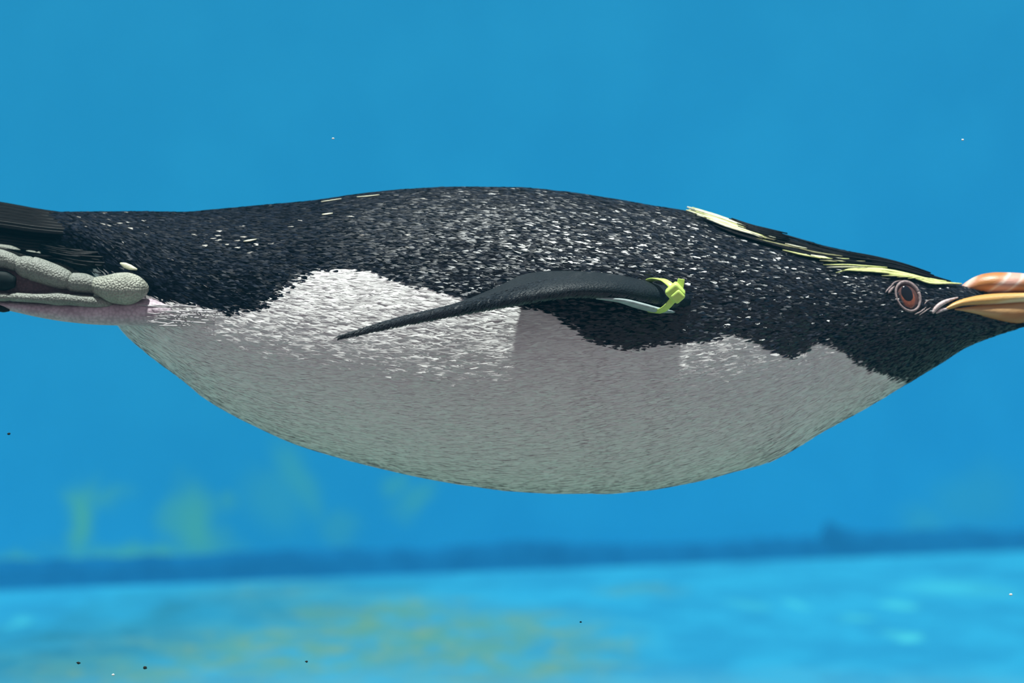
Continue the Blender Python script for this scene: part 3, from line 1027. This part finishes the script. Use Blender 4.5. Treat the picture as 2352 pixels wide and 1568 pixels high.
def foot(dx, dy, dd, mir):
    def q(path):
        return [(x + dx, y + dy, (d * mir + dd),) + tuple(rest) for (x, y, d, *rest) in path]
    f = tube('foot', q([(490, 735, -150, 10, 16), (440, 728, -172, 22, 28), (390, 720, -184, 28, 32), (340, 717, -188, 31, 34), (290, 719, -190, 28, 34), (230, 719, -190, 26, 32), (160, 717, -188, 22, 30), (90, 711, -186, 17, 28),
                        (20, 702, -184, 11, 24), (-60, 693, -182, 8, 22), (-110, 688, -180, 3, 8)]), m_sole, peng, 70, 22, 'pinkish scaly foot with grey toes')
    tube('heel', q([(328, 672, -196, 6, 8), (322, 666, -206, 22, 24), (310, 664, -214, 32, 32), (290, 663, -218, 36, 34), (265, 662, -216, 34, 33), (240, 659, -210, 26, 28), (220, 656, -204, 19, 22), (206, 656, -200, 8, 10)]), m_heel, f, 40, 24, 'rough grey-green heel')
    tube('toe', q([(240, 664, -198, 14, 14), (215, 656, -204, 18, 22), (190, 650, -206, 22, 24), (165, 648, -205, 21, 23), (160, 647, -205, 17, 19), (155, 645, -205, 21, 23), (118, 631, -205, 26, 26), (75, 617, -203, 27, 26),
                   (70, 616, -203, 24, 23), (64, 614, -203, 25, 24), (45, 607, -202, 20, 22), (40, 605, -202, 16, 18), (34, 604, -202, 18, 20), (18, 598, -202, 19, 21), (0, 594, -200, 21, 22), (-40, 586, -198, 19, 20), (-85, 580, -196, 13, 14), (-105, 578, -196, 3, 4)]), m_toe, f, 110, 22)
    tube('toe', q([(260, 699, -208, 4, 5), (245, 697, -212, 9, 11), (205, 692, -215, 13, 15), (160, 688, -216, 12.5, 15), (135, 686, -216, 15, 16), (105, 685, -215, 12, 15), (70, 684, -215, 10, 13), (28, 682, -214, 9.5, 12), (22, 682, -214, 7.5, 10), (14, 682, -214, 9.5, 12), (-60, 679, -210, 9, 11), (-100, 677, -208, 3, 4)]),
         m_toe, f, 90, 18)
    tube('web', q([(215, 676, -196, 8, 4), (160, 668, -196, 22, 4), (90, 655, -195, 36, 4), (20, 645, -194, 44, 4), (-60, 640, -192, 46, 4), (-90, 640, -192, 40, 4)]), m_web, f, 30, 16, 'dark purple web between the toes')
    for (x, y, ln, r_) in ((-100, 580, 45, 10), (-98, 678, 40, 9), (-95, 640, 45, 10)):
        tube('claw', q([(x + 14, y, -198, r_ * .7, r_ * .7), (x, y, -198, r_, r_), (x - ln * .6, y + 5, -198, r_ * .7, r_ * .6), (x - ln, y + 14, -198, 1, 1)]), m_claw, f, 14, 10)
    return f
foot(0, 0, 0, 1)
foot(10, -14, 70, .35)
for pth in ([(35, 648, -215, 12, 10), (10, 645, -215, 22, 14), (-30, 640, -212, 20, 14)], [(22, 712, -200, 3, 4), (8, 708, -200, 9, 9), (-30, 700, -200, 10, 10)]):
    tube('claw', pth, m_claw, peng, 12, 12)

# downy feathers running over the leg and the dark coverts under the tail
r4 = np.random.default_rng(9)
for k in range(46):
    x = r4.uniform(400, 520); y = r4.uniform(698, 752)
    ln = r4.uniform(50, 95)
    c0 = -(wid_f(x)) * .99
    pth = [(x, y, float(c0) - 2, 1), (x - ln * .5, y - 2 + r4.normal(0, 2), float(c0) - 12, 1), (x - ln, y - 4 + r4.normal(0, 4), float(-max(wid_f(x - ln), 216)) - 6, 1)]
    rs = resample([p[:3] for p in pth], 8)
    pts = [P(a, b_, d * S) for a, b_, d in rs]
    vs, fs = ribbon_geo(pts, [Vector((0, -1, 0))] * 8, [2.0 * S * math.sin(math.pi * (.06 + .88 * i / 7)) for i in range(8)], .5 * S, 5)
    mkmesh('leg_feather', vs, fs, m_white, peng, True, None, OFF)
for k in range(60):
    x = r4.uniform(170, 340); y = 560 + (x - 170) * .28 + r4.uniform(0, 42)
    ln = r4.uniform(60, 120)
    dz = r4.uniform(-150, -60)
    pth = [(x, y, dz), (x - ln * .5, y - 5, dz + 4), (x - ln, y - 8 - ln * .08, dz + 12)]
    rs = resample(pth, 8)
    pts = [P(a, b_, d * S) for a, b_, d in rs]
    vs, fs = ribbon_geo(pts, [Vector((0, -1, -.3))] * 8, [4.5 * S * (1 - .85 * i / 7) for i in range(8)], .8 * S, 5)
    mkmesh('tail_covert', vs, fs, m_black, peng, True, None, OFF)

# ------------------------------------------------------------------ specks drifting in the water
m_dark = simple_mat('speck_dark', (0.012, 0.014, 0.010), .7, .2, .3)
m_pale = simple_mat('speck_pale', (0.75, 0.80, 0.78), .6, .3, .2)
def speck(px, py, d, r_, mat, label, group):
    rr = np.random.default_rng(int(px * 7 + py))
    vs, fs = [], []
    na, nb = 8, 5
    for i in range(nb + 1):
        ph = math.pi * i / nb
        for j in range(na):
            a = 2 * math.pi * j / na
            k = r_ * S * rr.uniform(.7, 1.2)
            vs.append((k * 1.3 * math.sin(ph) * math.cos(a), k * .8 * math.sin(ph) * math.sin(a), k * .8 * math.cos(ph)))
    for i in range(nb):
        for j in range(na):
            fs.append((i * na + j, i * na + (j + 1) % na, (i + 1) * na + (j + 1) % na, (i + 1) * na + j))
    o = mkmesh('debris_speck', vs, fs, mat)
    o.location = P(px, py, d)
    o['label'] = label
    o['category'] = 'debris speck'
    o['group'] = group
for (x, y, r_) in ((180, 1522, 3.6), (333, 1533, 4.0), (704, 1519, 2.8), (20, 996, 3.0), (1334, 1428, 2.2)):
    speck(x, y, -.06, r_, m_dark, 'tiny dark speck of debris drifting in the open water', 'dark specks in the water')
for (x, y, r_) in ((260, 1549, 3.0), (765, 318, 2.4), (2211, 321, 2.4), (2322, 1365, 3.0)):
    speck(x, y, -.06, r_, m_pale, 'tiny pale speck of debris drifting in the open water', 'pale specks in the water')
